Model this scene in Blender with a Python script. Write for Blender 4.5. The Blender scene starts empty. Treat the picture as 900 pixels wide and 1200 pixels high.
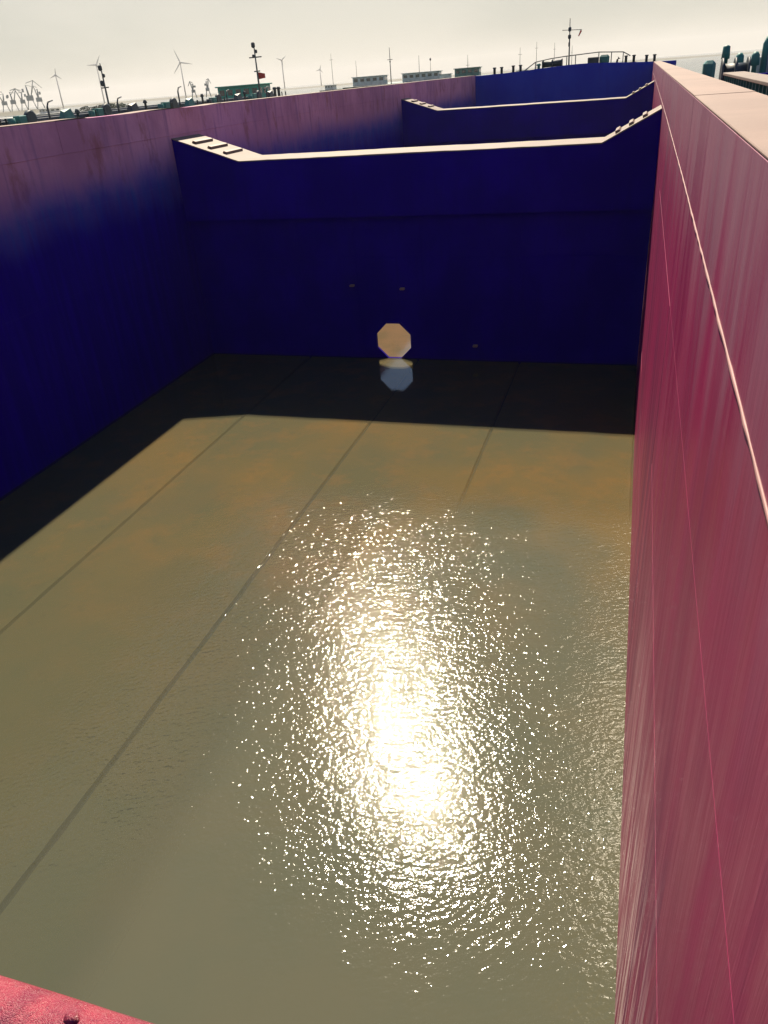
import bpy, bmesh, math, random
from mathutils import Vector, Matrix, noise
R = math.radians
rnd = random.Random(11)
sc = bpy.context.scene
col = sc.collection

# ------------------------------------------------------------------ camera
EYE = Vector((0.0, 0.0, 5.5))
PITCH, ROLL, YAW, FPX = 0.5154, 0.0795, -0.3283, 895.4      # fitted; focal length in px of a 900 px wide frame
fw = Vector((math.sin(YAW) * math.cos(PITCH), math.cos(YAW) * math.cos(PITCH), -math.sin(PITCH)))
rt = Vector((math.cos(YAW), -math.sin(YAW), 0))
dn = fw.cross(rt)
rt2 = math.cos(ROLL) * rt + math.sin(ROLL) * dn
dn2 = -math.sin(ROLL) * rt + math.cos(ROLL) * dn
cam_d = bpy.data.cameras.new('camera')
cam = bpy.data.objects.new('camera', cam_d)
col.objects.link(cam)
cam.matrix_world = Matrix(((rt2.x, -dn2.x, -fw.x, EYE.x), (rt2.y, -dn2.y, -fw.y, EYE.y), (rt2.z, -dn2.z, -fw.z, EYE.z), (0, 0, 0, 1)))
cam_d.sensor_fit = 'HORIZONTAL'
cam_d.sensor_width = 36
cam_d.lens = FPX / 900 * 36
cam_d.clip_start = 0.05
cam_d.clip_end = 30000
sc.camera = cam

# ------------------------------------------------------------------ sky and sun
SUN_EL, SUN_AZ = R(49.2), R(-18.0)                          # azimuth from +Y, positive to the right
w = bpy.data.worlds.new('World')
sc.world = w
w.use_nodes = True
wn, wl = w.node_tree.nodes, w.node_tree.links
bg = wn['Background']
sky = wn.new('ShaderNodeTexSky')
sky.sky_type = 'NISHITA'
sky.sun_disc = False
sky.sun_elevation = SUN_EL
sky.sun_rotation = SUN_AZ
sky.air_density, sky.dust_density, sky.ozone_density = 1.0, 0.4, 6.0
# pale warm haze all round the horizon, thinning with height
tc = wn.new('ShaderNodeTexCoord')
sep = wn.new('ShaderNodeSeparateXYZ')
wl.new(tc.outputs['Generated'], sep.inputs[0])
mr = wn.new('ShaderNodeMapRange')
mr.interpolation_type = 'SMOOTHSTEP'
mr.inputs[1].default_value, mr.inputs[2].default_value = 0.12, 0.40
mr.inputs[3].default_value, mr.inputs[4].default_value = 0.92, 0.0
wl.new(sep.outputs[2], mr.inputs[0])
ns = wn.new('ShaderNodeTexNoise')
ns.inputs['Scale'].default_value = 3.0
ns.inputs['Detail'].default_value = 4
mp = wn.new('ShaderNodeMapping')
mp.inputs['Scale'].default_value = (1, 1, 3.2)
wl.new(tc.outputs['Generated'], mp.inputs[0])
wl.new(mp.outputs[0], ns.inputs[0])
hz = wn.new('ShaderNodeMix')
hz.data_type = 'RGBA'
hz.inputs['A'].default_value = (4.45, 4.25, 3.5, 1)
hz.inputs['B'].default_value = (5.6, 5.2, 4.3, 1)
cr_ = wn.new('ShaderNodeMapRange')
cr_.interpolation_type = 'SMOOTHSTEP'
cr_.inputs[1].default_value, cr_.inputs[2].default_value = 0.36, 0.66
wl.new(ns.outputs[0], cr_.inputs[0])
wl.new(cr_.outputs[0], hz.inputs['Factor'])
mx = wn.new('ShaderNodeMix')
mx.data_type = 'RGBA'
wl.new(mr.outputs[0], mx.inputs['Factor'])
wl.new(sky.outputs[0], mx.inputs['A'])
wl.new(hz.outputs['Result'], mx.inputs['B'])
wl.new(mx.outputs['Result'], bg.inputs[0])
bg.inputs[1].default_value = 0.05
sd = bpy.data.lights.new('sun', 'SUN')
sd.energy = 5.0
sd.angle = R(0.5)
sd.color = (1.0, 0.86, 0.66)
sun = bpy.data.objects.new('sun', sd)
col.objects.link(sun)
sdir = Vector((math.sin(SUN_AZ) * math.cos(SUN_EL), math.cos(SUN_AZ) * math.cos(SUN_EL), math.sin(SUN_EL)))
sun.rotation_euler = (-sdir).to_track_quat('-Z', 'Y').to_euler()
sun.location = (-20, 40, 60)
sc.view_settings.view_transform = 'Standard'
sc.view_settings.look = 'None'
sc.view_settings.gamma = 1
sc.view_settings.exposure = 1.4
sc.render.engine = 'CYCLES'
sc.cycles.max_bounces = 8
sc.cycles.diffuse_bounces = 4
sc.cycles.use_denoising = True
sc.cycles.denoising_prefilter = "NONE"
sc.cycles.caustics_reflective = False
sc.cycles.caustics_refractive = False
sc.cycles.sample_clamp_indirect = 3.0
sc.cycles.adaptive_threshold = 0.006


# ------------------------------------------------------------------ materials
class NT:
    def __init__(s, name):
        s.m = bpy.data.materials.new(name)
        s.m.use_nodes = True
        s.t = s.m.node_tree
        s.n, s.l = s.t.nodes, s.t.links
        s.b = s.n['Principled BSDF']
        s.out = s.n['Material Output']

    def pos(s, scale=(1, 1, 1), off=(0, 0, 0)):
        g = s.n.new('ShaderNodeNewGeometry')
        m = s.n.new('ShaderNodeMapping')
        m.inputs['Scale'].default_value = scale
        m.inputs['Location'].default_value = off
        s.l.new(g.outputs['Position'], m.inputs[0])
        return m.outputs[0]

    def noise(s, scale, vec, detail=3, rough=0.55):
        t = s.n.new('ShaderNodeTexNoise')
        t.inputs['Scale'].default_value = scale
        t.inputs['Detail'].default_value = detail
        t.inputs['Roughness'].default_value = rough
        s.l.new(vec, t.inputs['Vector'])
        return t.outputs[0]

    def ramp(s, v, a, b, lo=0.0, hi=1.0):
        t = s.n.new('ShaderNodeMapRange')
        t.interpolation_type = 'SMOOTHSTEP'
        for i, x in enumerate((a, b, lo, hi)):
            t.inputs[i + 1].default_value = x
        s.l.new(v, t.inputs[0])
        return t.outputs[0]

    def mix(s, f, a, b):
        t = s.n.new('ShaderNodeMix')
        t.data_type = 'RGBA'
        for k, x in (('Factor', f), ('A', a), ('B', b)):
            if isinstance(x, (int, float)):
                t.inputs[k].default_value = x
            elif isinstance(x, tuple):
                t.inputs[k].default_value = (*x, 1)
            else:
                s.l.new(x, t.inputs[k])
        return t.outputs['Result']

    def math(s, op, a, b):
        t = s.n.new('ShaderNodeMath')
        t.operation = op
        for i, x in enumerate((a, b)):
            if isinstance(x, (int, float)):
                t.inputs[i].default_value = x
            else:
                s.l.new(x, t.inputs[i])
        return t.outputs[0]

    def bump(s, h, strength, dist, normal=None):
        t = s.n.new('ShaderNodeBump')
        t.inputs['Strength'].default_value = strength
        t.inputs['Distance'].default_value = dist
        s.l.new(h, t.inputs['Height'])
        if normal is not None:
            s.l.new(normal, t.inputs['Normal'])
        return t.outputs[0]

    def z(s):
        g = s.n.new('ShaderNodeNewGeometry')
        x = s.n.new('ShaderNodeSeparateXYZ')
        s.l.new(g.outputs['Position'], x.inputs[0])
        return x.outputs

    def fin(s, c, rough=0.6, spec=0.5, normal=None, metal=0.0):
        if isinstance(c, tuple):
            s.b.inputs['Base Color'].default_value = (*c, 1)
        else:
            s.l.new(c, s.b.inputs['Base Color'])
        if isinstance(rough, float):
            s.b.inputs['Roughness'].default_value = rough
        else:
            s.l.new(rough, s.b.inputs['Roughness'])
        s.b.inputs['Specular IOR Level'].default_value = spec
        s.b.inputs['Metallic'].default_value = metal
        if normal is not None:
            s.l.new(normal, s.b.inputs['Normal'])
        return s.m


def paint(name, c, rust=(0.09, 0.035, 0.02), amount=0.45, rough=0.55, streak=0.35, spec=0.3, var=0.75):
    """weathered ship's paint: two tones, vertical run marks, rust specks"""
    t = NT(name)
    a = t.noise(1.3, t.pos(), 4)
    b = t.noise(3.0, t.pos((1, 1, 0.12), (3, 7, 1)), 4)
    d = tuple(v * var for v in c)
    k = t.mix(t.ramp(a, 0.35, 0.68), c, d)
    k = t.mix(t.ramp(b, 0.5, 0.75, 0, streak), k, tuple(v * 0.55 for v in c))
    s = t.noise(9.0, t.pos((1, 1, 0.6), (5, 2, 9)), 5, 0.65)
    k = t.mix(t.ramp(s, 0.62, 0.74, 0, amount), k, rust)
    n = t.bump(t.noise(40, t.pos(), 3), 0.25, 0.004, t.bump(t.noise(1.1, t.pos(), 1), 0.5, 0.03))
    return t.fin(k, rough, spec, n)


def m_crimson():
    t = NT('crimson_hold_paint')
    z = t.z()
    big = t.noise(0.9, t.pos((1, 1, 0.5)), 4)
    run = t.noise(4.2, t.pos((1, 1, 0.11), (2, 5, 0)), 6, 0.62)
    run2 = t.noise(17.0, t.pos((1, 1, 0.045), (8, 1, 0)), 5, 0.65)
    k = t.mix(t.ramp(big, 0.35, 0.7), (0.225, 0.009, 0.062), (0.180, 0.006, 0.052))
    patch = t.ramp(t.noise(0.55, t.pos((1, 1, 0.35), (4, 4, 2)), 4, 0.6), 0.38, 0.62)
    k = t.mix(t.math('MULTIPLY', t.ramp(run, 0.44, 0.62, 0, 0.8), patch), k, (0.085, 0.006, 0.045))
    k = t.mix(t.math('MULTIPLY', t.ramp(run2, 0.54, 0.74, 0, 0.22), patch), k, (0.24, 0.075, 0.115))
    scuff = t.noise(5.0, t.pos((1, 0.35, 2.2), (1, 3, 6)), 6, 0.7)
    k = t.mix(t.ramp(scuff, 0.62, 0.74, 0, 0.22), k, (0.22, 0.085, 0.10))
    # faded paint nearest the coaming, with the mauve sky sheen put into it
    fade_and_sheen = t.ramp(t.math('ADD', z[2], t.math('MULTIPLY', run, 1.6)), 4.95, 6.2, 0, 0.8)
    k = t.mix(fade_and_sheen, k, (0.235, 0.115, 0.155))
    # pale runs on the lower plating: silt with water glare put into the colour
    low = t.ramp(t.math('ADD', z[2], t.math('MULTIPLY', big, 2.0)), 4.0, 1.7, 0, 1)
    near = t.ramp(z[1], 6.5, 2.6, 0.05, 1.0)
    silt = t.math('MULTIPLY', t.math('MULTIPLY', t.ramp(run2, 0.44, 0.62, 0, 0.95), low), near)  # mask for silt and painted water glare together
    k = t.mix(silt, k, (0.56, 0.41, 0.38))
    sp = t.noise(14.0, t.pos((1, 1, 0.35), (5, 2, 9)), 5, 0.7)
    k = t.mix(t.ramp(sp, 0.67, 0.75, 0, 0.7), k, (0.09, 0.03, 0.04))
    n = t.bump(run2, 0.35, 0.01, t.bump(t.noise(0.8, t.pos((1, 1, 0.7)), 1), 0.5, 0.05))
    return t.fin(k, t.ramp(run, 0.3, 0.7, 0.36, 0.55), 0.2, n)


def m_port_shade():
    """port side: maroon paint, with navy shade put into the colour lower down"""
    t = NT('maroon_to_navy_shade')
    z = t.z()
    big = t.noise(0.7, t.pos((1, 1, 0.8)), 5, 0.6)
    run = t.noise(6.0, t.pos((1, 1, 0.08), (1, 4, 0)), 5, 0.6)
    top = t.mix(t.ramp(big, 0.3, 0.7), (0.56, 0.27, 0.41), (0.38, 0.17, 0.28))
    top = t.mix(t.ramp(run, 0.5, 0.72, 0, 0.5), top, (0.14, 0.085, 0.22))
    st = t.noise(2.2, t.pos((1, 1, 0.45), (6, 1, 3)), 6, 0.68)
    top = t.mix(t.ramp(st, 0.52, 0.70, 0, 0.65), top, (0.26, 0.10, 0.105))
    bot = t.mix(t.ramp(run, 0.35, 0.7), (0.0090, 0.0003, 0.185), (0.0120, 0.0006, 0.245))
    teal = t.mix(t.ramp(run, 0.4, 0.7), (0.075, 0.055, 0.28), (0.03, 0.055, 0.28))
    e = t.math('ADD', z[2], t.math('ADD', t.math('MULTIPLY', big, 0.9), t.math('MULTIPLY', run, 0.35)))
    k = t.mix(t.ramp(e, 3.85, 4.75), bot, teal)  # shade painted in: tone sinks from maroon through teal to navy
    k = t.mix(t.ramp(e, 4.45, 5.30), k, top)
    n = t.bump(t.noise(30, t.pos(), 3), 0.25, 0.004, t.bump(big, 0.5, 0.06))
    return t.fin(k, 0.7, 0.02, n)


def m_navy():  # navy of the hold's deep shade, put into the base colour
    t = NT('navy_shade_colour')
    a = t.noise(1.0, t.pos((1, 1, 0.7)), 4)
    b = t.noise(5.0, t.pos((1, 1, 0.1), (3, 3, 0)), 4)
    k = t.mix(t.ramp(a, 0.35, 0.7), (0.0090, 0.0003, 0.185), (0.0120, 0.0006, 0.245))
    k = t.mix(t.ramp(b, 0.52, 0.75, 0, 0.5), k, (0.010, 0.001, 0.17))
    n = t.bump(t.noise(25, t.pos(), 3), 0.25, 0.004, t.bump(a, 0.4, 0.05))
    return t.fin(k, 0.7, 0.02, n)


def m_bow():
    t = NT('blue_bow_paint')
    a = t.noise(1.0, t.pos((1, 1, 0.5)), 4)
    b = t.noise(3.0, t.pos((1, 1, 0.1), (3, 3, 0)), 4)
    k = t.mix(t.ramp(a, 0.35, 0.7), (0.007, 0.022, 0.34), (0.010, 0.034, 0.38))
    k = t.mix(t.ramp(b, 0.5, 0.75, 0, 0.5), k, (0.007, 0.012, 0.26))
    return t.fin(k, 0.7, 0.02)


def m_mud(nm='silted_floor', red=1.0):
    t = NT(nm)
    a = t.noise(0.42, t.pos(off=(4, 1, 0)), 5, 0.6)
    b = t.noise(1.3, t.pos(off=(9, 2, 0)), 5, 0.65)
    z = t.z()
    k = t.mix(t.ramp(a, 0.36, 0.64), (0.125, 0.100, 0.052), (0.095, 0.096, 0.056))
    orange = t.math('MULTIPLY', t.ramp(b, 0.46, 0.68), t.ramp(z[1], 5.0, 10.5, 0.25, 1.0))
    k = t.mix(orange, k, (0.175, 0.108, 0.044))
    k = t.mix(t.ramp(t.noise(2.6, t.pos(off=(1, 7, 0)), 5, 0.7), 0.55, 0.78, 0, 0.5), k, (0.058, 0.066, 0.052))
    k = t.mix(t.ramp(z[1], 7.0, 2.5, 0, 0.55), k, (0.082, 0.105, 0.080))
    if red > 1:
        k = t.mix(t.ramp(b, 0.35, 0.6, 0.4, 0.9), k, (0.28, 0.155, 0.10))
    return t.fin(k, 0.9, 0.1)


def m_water():
    t = NT('shallow_muddy_water')
    t.n.remove(t.b)
    # wind ripples: short steep ripples on a longer swell, patchy from gust to gust
    def q(sx, sy, off):
        g = t.n.new('ShaderNodeNewGeometry')
        m = t.n.new('ShaderNodeMapping')
        m.vector_type = 'TEXTURE'                      # crests lie across the wind, which blows from ahead
        m.inputs['Rotation'].default_value = (0, 0, R(25))
        m.inputs['Scale'].default_value = (1 / sx, 1 / sy, 1)
        m.inputs['Location'].default_value = off
        t.l.new(g.outputs['Position'], m.inputs[0])
        return m.outputs[0]
    p1 = t.noise(1.0, q(17, 25, (0, 0, 0)), 2, 0.5)
    p2 = t.noise(1.0, q(6.0, 11.0, (3, 5, 0)), 2, 0.5)
    p3 = t.noise(1.2, t.pos((1, 1, 1), (7, 1, 0)), 1, 0.5)
    p4 = t.noise(55.0, t.pos((1, 1, 1), (2, 8, 0)), 1, 0.5)
    h = t.math('ADD', t.math('MULTIPLY', p1, WAVE[0]), t.math('MULTIPLY', p2, WAVE[1]))
    h = t.math('ADD', h, t.math('MULTIPLY', p3, WAVE[2]))
    h = t.math('ADD', h, t.math('MULTIPLY', p4, WAVE[3]))
    # sheltered, nearly still water under the bulkheads
    z = t.z()
    gust = t.ramp(t.math('ADD', z[1], t.math('MULTIPLY', p3, 2.0)), 9.8, 12.4, 1.0, 0.05)
    gust = t.math('MULTIPLY', gust, t.ramp(t.math('ADD', z[0], t.math('MULTIPLY', p3, 2.5)), -6.0, -2.6, 0.09, 1.0))
    gust = t.math('MULTIPLY', gust, t.ramp(t.math('ADD', z[1], t.math('MULTIPLY', p3, 1.2)), 2.9, 4.5, 0.22, 1.0))
    h = t.math('MULTIPLY', h, gust)
    n = t.bump(h, 1.0, 1.0)
    fr = t.n.new('ShaderNodeFresnel')
    fr.inputs['IOR'].default_value = 1.333
    t.l.new(n, fr.inputs['Normal'])
    gl = t.n.new('ShaderNodeBsdfGlossy')
    gl.inputs['Roughness'].default_value = 0.05
    t.l.new(n, gl.inputs['Normal'])
    tr = t.n.new('ShaderNodeBsdfTransparent')
    tr.inputs[0].default_value = (0.92, 0.90, 0.82, 1)
    df = t.n.new('ShaderNodeBsdfDiffuse')
    # stirred silt: ochre towards the far end, greener towards the near end
    pat = t.noise(0.5, t.pos(off=(4, 1, 0)), 5, 0.6)
    c = t.mix(t.ramp(pat, 0.36, 0.64), (0.075, 0.071, 0.043), (0.063, 0.067, 0.043))
    och = t.math('MULTIPLY', t.ramp(t.noise(0.6, t.pos((1, 0.7, 1), (9, 2, 0)), 3, 0.5), 0.38, 0.66), t.ramp(z[1], 5.0, 10.0, 0.1, 1.0))
    c = t.mix(och, c, (0.104, 0.078, 0.036))
    c = t.mix(t.ramp(z[1], 6.0, 2.0, 0, 0.5), c, (0.058, 0.065, 0.046))
    t.l.new(c, df.inputs[0])
    m1 = t.n.new('ShaderNodeMixShader')
    stir = t.math('MULTIPLY', t.ramp(z[0], -4.0, -2.9, 0, 1), t.ramp(z[1], 10.5, 8.8, 0, 1))
    t.l.new(t.ramp(stir, 0, 1, 0.46, 0.90), m1.inputs[0])
    t.l.new(tr.outputs[0], m1.inputs[1])
    t.l.new(df.outputs[0], m1.inputs[2])
    m2 = t.n.new('ShaderNodeMixShader')
    t.l.new(fr.outputs[0], m2.inputs[0])
    t.l.new(m1.outputs[0], m2.inputs[1])
    t.l.new(gl.outputs[0], m2.inputs[2])
    t.l.new(m2.outputs[0], t.out.inputs[0])
    return t.m


WAVE = (0.0076, 0.0074, 0.004, 0.0006)


def m_sea():
    t = NT('harbour_water')
    p = t.noise(0.6, t.pos((1, 0.7, 1)), 4)
    n = t.bump(p, 0.6, 0.4)
    return t.fin((0.05, 0.06, 0.05), 0.15, 0.5, n)


def plain(name, c, rough=0.6, spec=0.3, var=0.8):
    t = NT(name)
    k = t.mix(t.ramp(t.noise(2.0, t.pos(), 4), 0.35, 0.7), c, tuple(v * var for v in c))
    return t.fin(k, rough, spec)


def m_glass():
    return NT('dark_window_glass').fin((0.02, 0.03, 0.035), 0.1, 0.6)


def m_flag():
    t = NT('red_cloth')
    return t.fin((0.45, 0.04, 0.03), 0.8, 0.1)


def m_pipe():
    """thick brushed-on red paint, grainy, with pale specks"""
    t = NT('grainy_red_pipe_paint')
    a = t.noise(14, t.pos(), 4)
    g = t.noise(420, t.pos(), 2, 0.6)
    k = t.mix(t.ramp(a, 0.35, 0.7), (0.24, 0.022, 0.045), (0.155, 0.010, 0.034))
    k = t.mix(t.ramp(t.noise(45, t.pos(off=(3, 1, 2)), 4), 0.60, 0.72, 0, 0.7), k, (0.10, 0.012, 0.04))
    k = t.mix(t.ramp(g, 0.56, 0.68, 0, 0.35), k, (0.36, 0.20, 0.18))
    n = t.bump(g, 0.9, 0.004, t.bump(a, 0.8, 0.02))
    return t.fin(k, 0.34, 0.6, n)


def m_leaf():
    t = NT('dark_leaves')
    k = t.mix(t.ramp(t.noise(1.5, t.pos(), 3), 0.35, 0.65), (0.02, 0.05, 0.035), (0.04, 0.085, 0.05))
    return t.fin(k, 0.7, 0.2)


M = dict(crimson=m_crimson(), port_shade=m_port_shade(), navy=m_navy(), bow=m_bow(), mud=m_mud(), rustmud=m_mud('rusty_silted_floor', 2.0), water=m_water(), sea=m_sea(), glass=m_glass(), flag=m_flag(), leaf=m_leaf())
M['flange'] = paint('bleached_pink_deck_paint', (0.185, 0.125, 0.100), (0.11, 0.055, 0.05), 0.6, 0.65, 0.15, 0.25, 0.82)
M['bead'] = paint('bare_weld_bead', (0.25, 0.135, 0.13), (0.12, 0.04, 0.045), 0.4, 0.5)
M['bead_red'] = paint('painted_weld_bead', (0.44, 0.085, 0.13), (0.2, 0.05, 0.06), 0.4, 0.5)
M['beam_top'] = paint('faded_beam_top_paint', (0.155, 0.120, 0.100), (0.09, 0.045, 0.035), 0.6, 0.65, 0.1, 0.25, 0.85)
M['rung'] = paint('worn_rung_paint', (0.15, 0.10, 0.085), (0.09, 0.04, 0.03), 0.6)
M['pipe'] = m_pipe()
M['deck'] = paint('rusty_red_deck_paint', (0.20, 0.07, 0.06))
M['hull'] = paint('dark_hull_paint', (0.035, 0.055, 0.085))
M['hullteal'] = paint('teal_hull_paint', (0.03, 0.10, 0.11))
M['black'] = paint('black_fitting_paint', (0.02, 0.035, 0.05))
M['teal'] = paint('teal_paint', (0.02, 0.16, 0.15))
M['green'] = paint('green_cabin_paint', (0.03, 0.34, 0.24))
M['white'] = paint('white_cabin_paint', (0.62, 0.62, 0.58), (0.3, 0.2, 0.12), 0.25)
M['crane'] = plain('pale_grey_crane_paint', (0.20, 0.25, 0.25))
M['mast'] = plain('grey_mast_paint', (0.07, 0.085, 0.09))
M['turbine'] = plain('white_turbine_paint', (0.45, 0.45, 0.43))
M['land'] = plain('low_shore_earth', (0.10, 0.10, 0.08), 0.9)
M['silt'] = plain('dark_wet_silt', (0.040, 0.045, 0.032), 0.9)
M['rust'] = plain('rusty_steel', (0.13, 0.055, 0.035), 0.85)


# ------------------------------------------------------------------ mesh helpers
class MB:
    def __init__(s):
        s.v, s.f, s.smooth = [], [], []

    def poly(s, pts, faces, smooth=False):
        o = len(s.v)
        s.v += [tuple(p) for p in pts]
        s.f += [tuple(i + o for i in f) for f in faces]
        s.smooth += [smooth] * len(faces)
        return s

    def box(s, a, b, bev=0.0):
        (x0, y0, z0), (x1, y1, z1) = a, b
        if bev:
            bm = bmesh.new()
            bmesh.ops.create_cube(bm, size=1)
            for v in bm.verts:
                v.co = Vector((x0 + (v.co.x + .5) * (x1 - x0), y0 + (v.co.y + .5) * (y1 - y0), z0 + (v.co.z + .5) * (z1 - z0)))
            bmesh.ops.bevel(bm, geom=list(bm.edges), offset=bev, segments=1, affect='EDGES')
            bm.verts.index_update()
            s.poly([v.co[:] for v in bm.verts], [[v.index for v in f.verts] for f in bm.faces])
            bm.free()
            return s
        p = [(x, y, z) for z in (z0, z1) for y in (y0, y1) for x in (x0, x1)]
        return s.poly(p, [(0, 2, 3, 1), (4, 5, 7, 6), (0, 1, 5, 4), (2, 6, 7, 3), (0, 4, 6, 2), (1, 3, 7, 5)])

    def tube(s, pts, rad, n=8, cap=True):
        pts = [Vector(p) for p in pts]
        rad = rad if isinstance(rad, (list, tuple)) else [rad] * len(pts)
        o = len(s.v)
        for i, p in enumerate(pts):
            d = (pts[min(i + 1, len(pts) - 1)] - pts[max(i - 1, 0)]).normalized()
            u = d.cross(Vector((0, 0, 1)) if abs(d.z) < 0.9 else Vector((1, 0, 0))).normalized()
            q = d.cross(u)
            for k in range(n):
                a = 2 * math.pi * k / n
                s.v.append(tuple(p + (u * math.cos(a) + q * math.sin(a)) * rad[i]))
        for i in range(len(pts) - 1):
            for k in range(n):
                s.f.append((o + i * n + k, o + i * n + (k + 1) % n, o + (i + 1) * n + (k + 1) % n, o + (i + 1) * n + k))
                s.smooth.append(True)
        if cap:
            s.f.append(tuple(o + k for k in reversed(range(n))))
            s.f.append(tuple(o + (len(pts) - 1) * n + k for k in range(n)))
            s.smooth += [False, False]
        return s

    def extrude(s, prof, axis, a, b):
        """closed profile swept along axis 0/1/2 from a to b"""
        def mk(p, t):
            q = [p[0], p[1]]
            q.insert(axis, t)
            return tuple(q)
        n = len(prof)
        pts = [mk(p, a) for p in prof] + [mk(p, b) for p in prof]
        fs = [(i, (i + 1) % n, n + (i + 1) % n, n + i) for i in range(n)]
        return s.poly(pts, fs + [tuple(reversed(range(n))), tuple(range(n, 2 * n))])

    def mesh(s, name):
        me = bpy.data.meshes.new(name)
        me.from_pydata(s.v, [], s.f)
        me.polygons.foreach_set('use_smooth', s.smooth)
        bm = bmesh.new()
        bm.from_mesh(me)
        bmesh.ops.recalc_face_normals(bm, faces=bm.faces)
        bm.to_mesh(me)
        bm.free()
        return me


def world_of(p):
    return Matrix.LocRotScale(p.location, p.rotation_euler, p.scale)


def put(name, mb, mat, parent=None, root=None, loc=None, label=None, kind=None, cat=None, group=None):
    """one mesh object; with root= the mesh is in world coordinates and root is the thing's Empty"""
    me = mb.mesh(name) if isinstance(mb, MB) else mb
    if not me.materials:
        me.materials.append(M[mat])
    o = bpy.data.objects.new(name, me)
    col.objects.link(o)
    if parent is not None:
        o.parent = parent
        if root is not None and parent is root:
            o.matrix_parent_inverse = world_of(root).inverted()
    if loc is not None:
        o.location = loc
    for k, v in (('label', label), ('kind', kind), ('category', cat), ('group', group)):
        if v:
            o[k] = v
    return o


def thing(name, label, cat, loc=(0, 0, 0), rz=0.0, group=None):
    o = bpy.data.objects.new(name, None)
    col.objects.link(o)
    o.location = loc
    o.rotation_euler = (0, 0, rz)
    o['label'], o['category'] = label, cat
    if group:
        o['group'] = group
    return o


# ------------------------------------------------------------------ the open cargo barge we look into
XL, XR = -9.48, 0.32                 # inner faces of the hold sides
TOP = 5.25                           # coaming top
Y0, YB = 0.30, 50.45                 # aft bulkhead, bow bulkhead
BEAMS = [15.88, 34.14]               # forward faces (towards us) of the cross beams
BDEEP, BTOP, BEND = 1.18, 4.18, 4.68
FLOOR = -0.03
SEA = -0.95

barge = thing('cargo_barge', 'open red cargo barge whose flooded hold fills the picture', 'barge', ((XL + XR) / 2, 26, SEA))

# --- starboard side: plates laid proud of the wall, joints recessed
JY = [-4.0 + 0.09, 0.09, 6.19, 12.29, 18.39, 24.49, 30.59, 36.69, 42.79, YB]
ROWS = [(-0.5, 1.15), (1.15, 2.5), (2.5, 3.84), (3.84, 4.70), (4.70, TOP - 0.008)]
G = 0.0016


def seam(y):
    """height of the sheer-strake joint, which is not quite level"""
    return 4.635 + 0.15 * (1 - math.exp(-max(y, 0) / 9.0))


def seam_pl(y):
    for a, b in zip(JY, JY[1:]):
        if a <= y <= b:
            return seam(a) + (seam(b) - seam(a)) * (y - a) / (b - a)
    return seam(y)


def side_wall(x, sgn, mat, label):
    """sgn = +1: wall body lies towards +X"""
    body = MB().box((min(x + sgn * 0.016, x + sgn * 0.36), Y0 - 4, -0.6), (max(x + sgn * 0.016, x + sgn * 0.36), YB + 0.3, TOP - 0.010))
    wall = put('side_wall', body, mat, barge, barge, label=label)
    cache = {}
    for j in range(len(JY) - 1):
        for (z0, z1) in ROWS:
            L = JY[j + 1] - JY[j] - G
            za, zb = [(seam(JY[j]), seam(JY[j + 1])) if q == 4.70 else (q, q) for q in (z0, z1)]
            key = (round(L, 3), round(za[1] - za[0], 4), round(zb[0] - za[0], 3), round(zb[1] - za[0], 4))
            if key not in cache:
                c, o = 0.0004, za[0]
                VG = 0.004 if z1 > 5 else 0.0
                g2 = G / 2 if z1 > 3 else 0.0003
                A0, A1, B0, B1 = g2, za[1] - o + g2, zb[0] - o - g2, zb[1] - o - g2
                pts = [(0, c + VG, A0 + c), (0, L - c - VG, A1 + c), (0, L - c - VG, B1 - c), (0, c + VG, B0 - c)]
                for xx in (sgn * c, sgn * 0.020):
                    pts += [(xx, VG, A0), (xx, L - VG, A1), (xx, L - VG, B1), (xx, VG, B0)]
                fs = [(0, 1, 2, 3)]
                for k in range(4):
                    fs.append((k, (k + 1) % 4, 4 + (k + 1) % 4, 4 + k))
                    fs.append((4 + k, 4 + (k + 1) % 4, 8 + (k + 1) % 4, 8 + k))
                cache[key] = MB().poly(pts, fs).mesh('plate')
                cache[key].materials.append(M[mat])
            put('plate', cache[key], mat, wall, loc=(x + sgn * rnd.uniform(-0.0015, 0.0015), JY[j] + G / 2, za[0]))
    return wall


def bead(x, zf, ya, yb, r, wob):
    pts, n = [], int((yb - ya) / 0.10)
    for i in range(n + 1):
        y = ya + (yb - ya) * i / n
        pts.append((x + rnd.uniform(-wob, wob) * .4, y, zf(y) + rnd.uniform(-wob, wob)))
    return MB().tube(pts, [r * rnd.uniform(0.7, 1.25) for _ in pts], 6)


wall_r = side_wall(XR, 1, 'crimson', 'sunlit crimson plated hold side with silt and painted glare runs and bright weld seam')
put('weld_bead', bead(XR, seam_pl, 0.4, YB, 0.0062, 0.0018), 'bead', wall_r)
wall_l = side_wall(XL, -1, 'port_shade', 'shaded hold side, dull maroon above, navy shade painted in below')
put('weld_bead', bead(XL, seam_pl, 0.4, YB, 0.010, 0.002), 'port_shade', wall_l)

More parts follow.
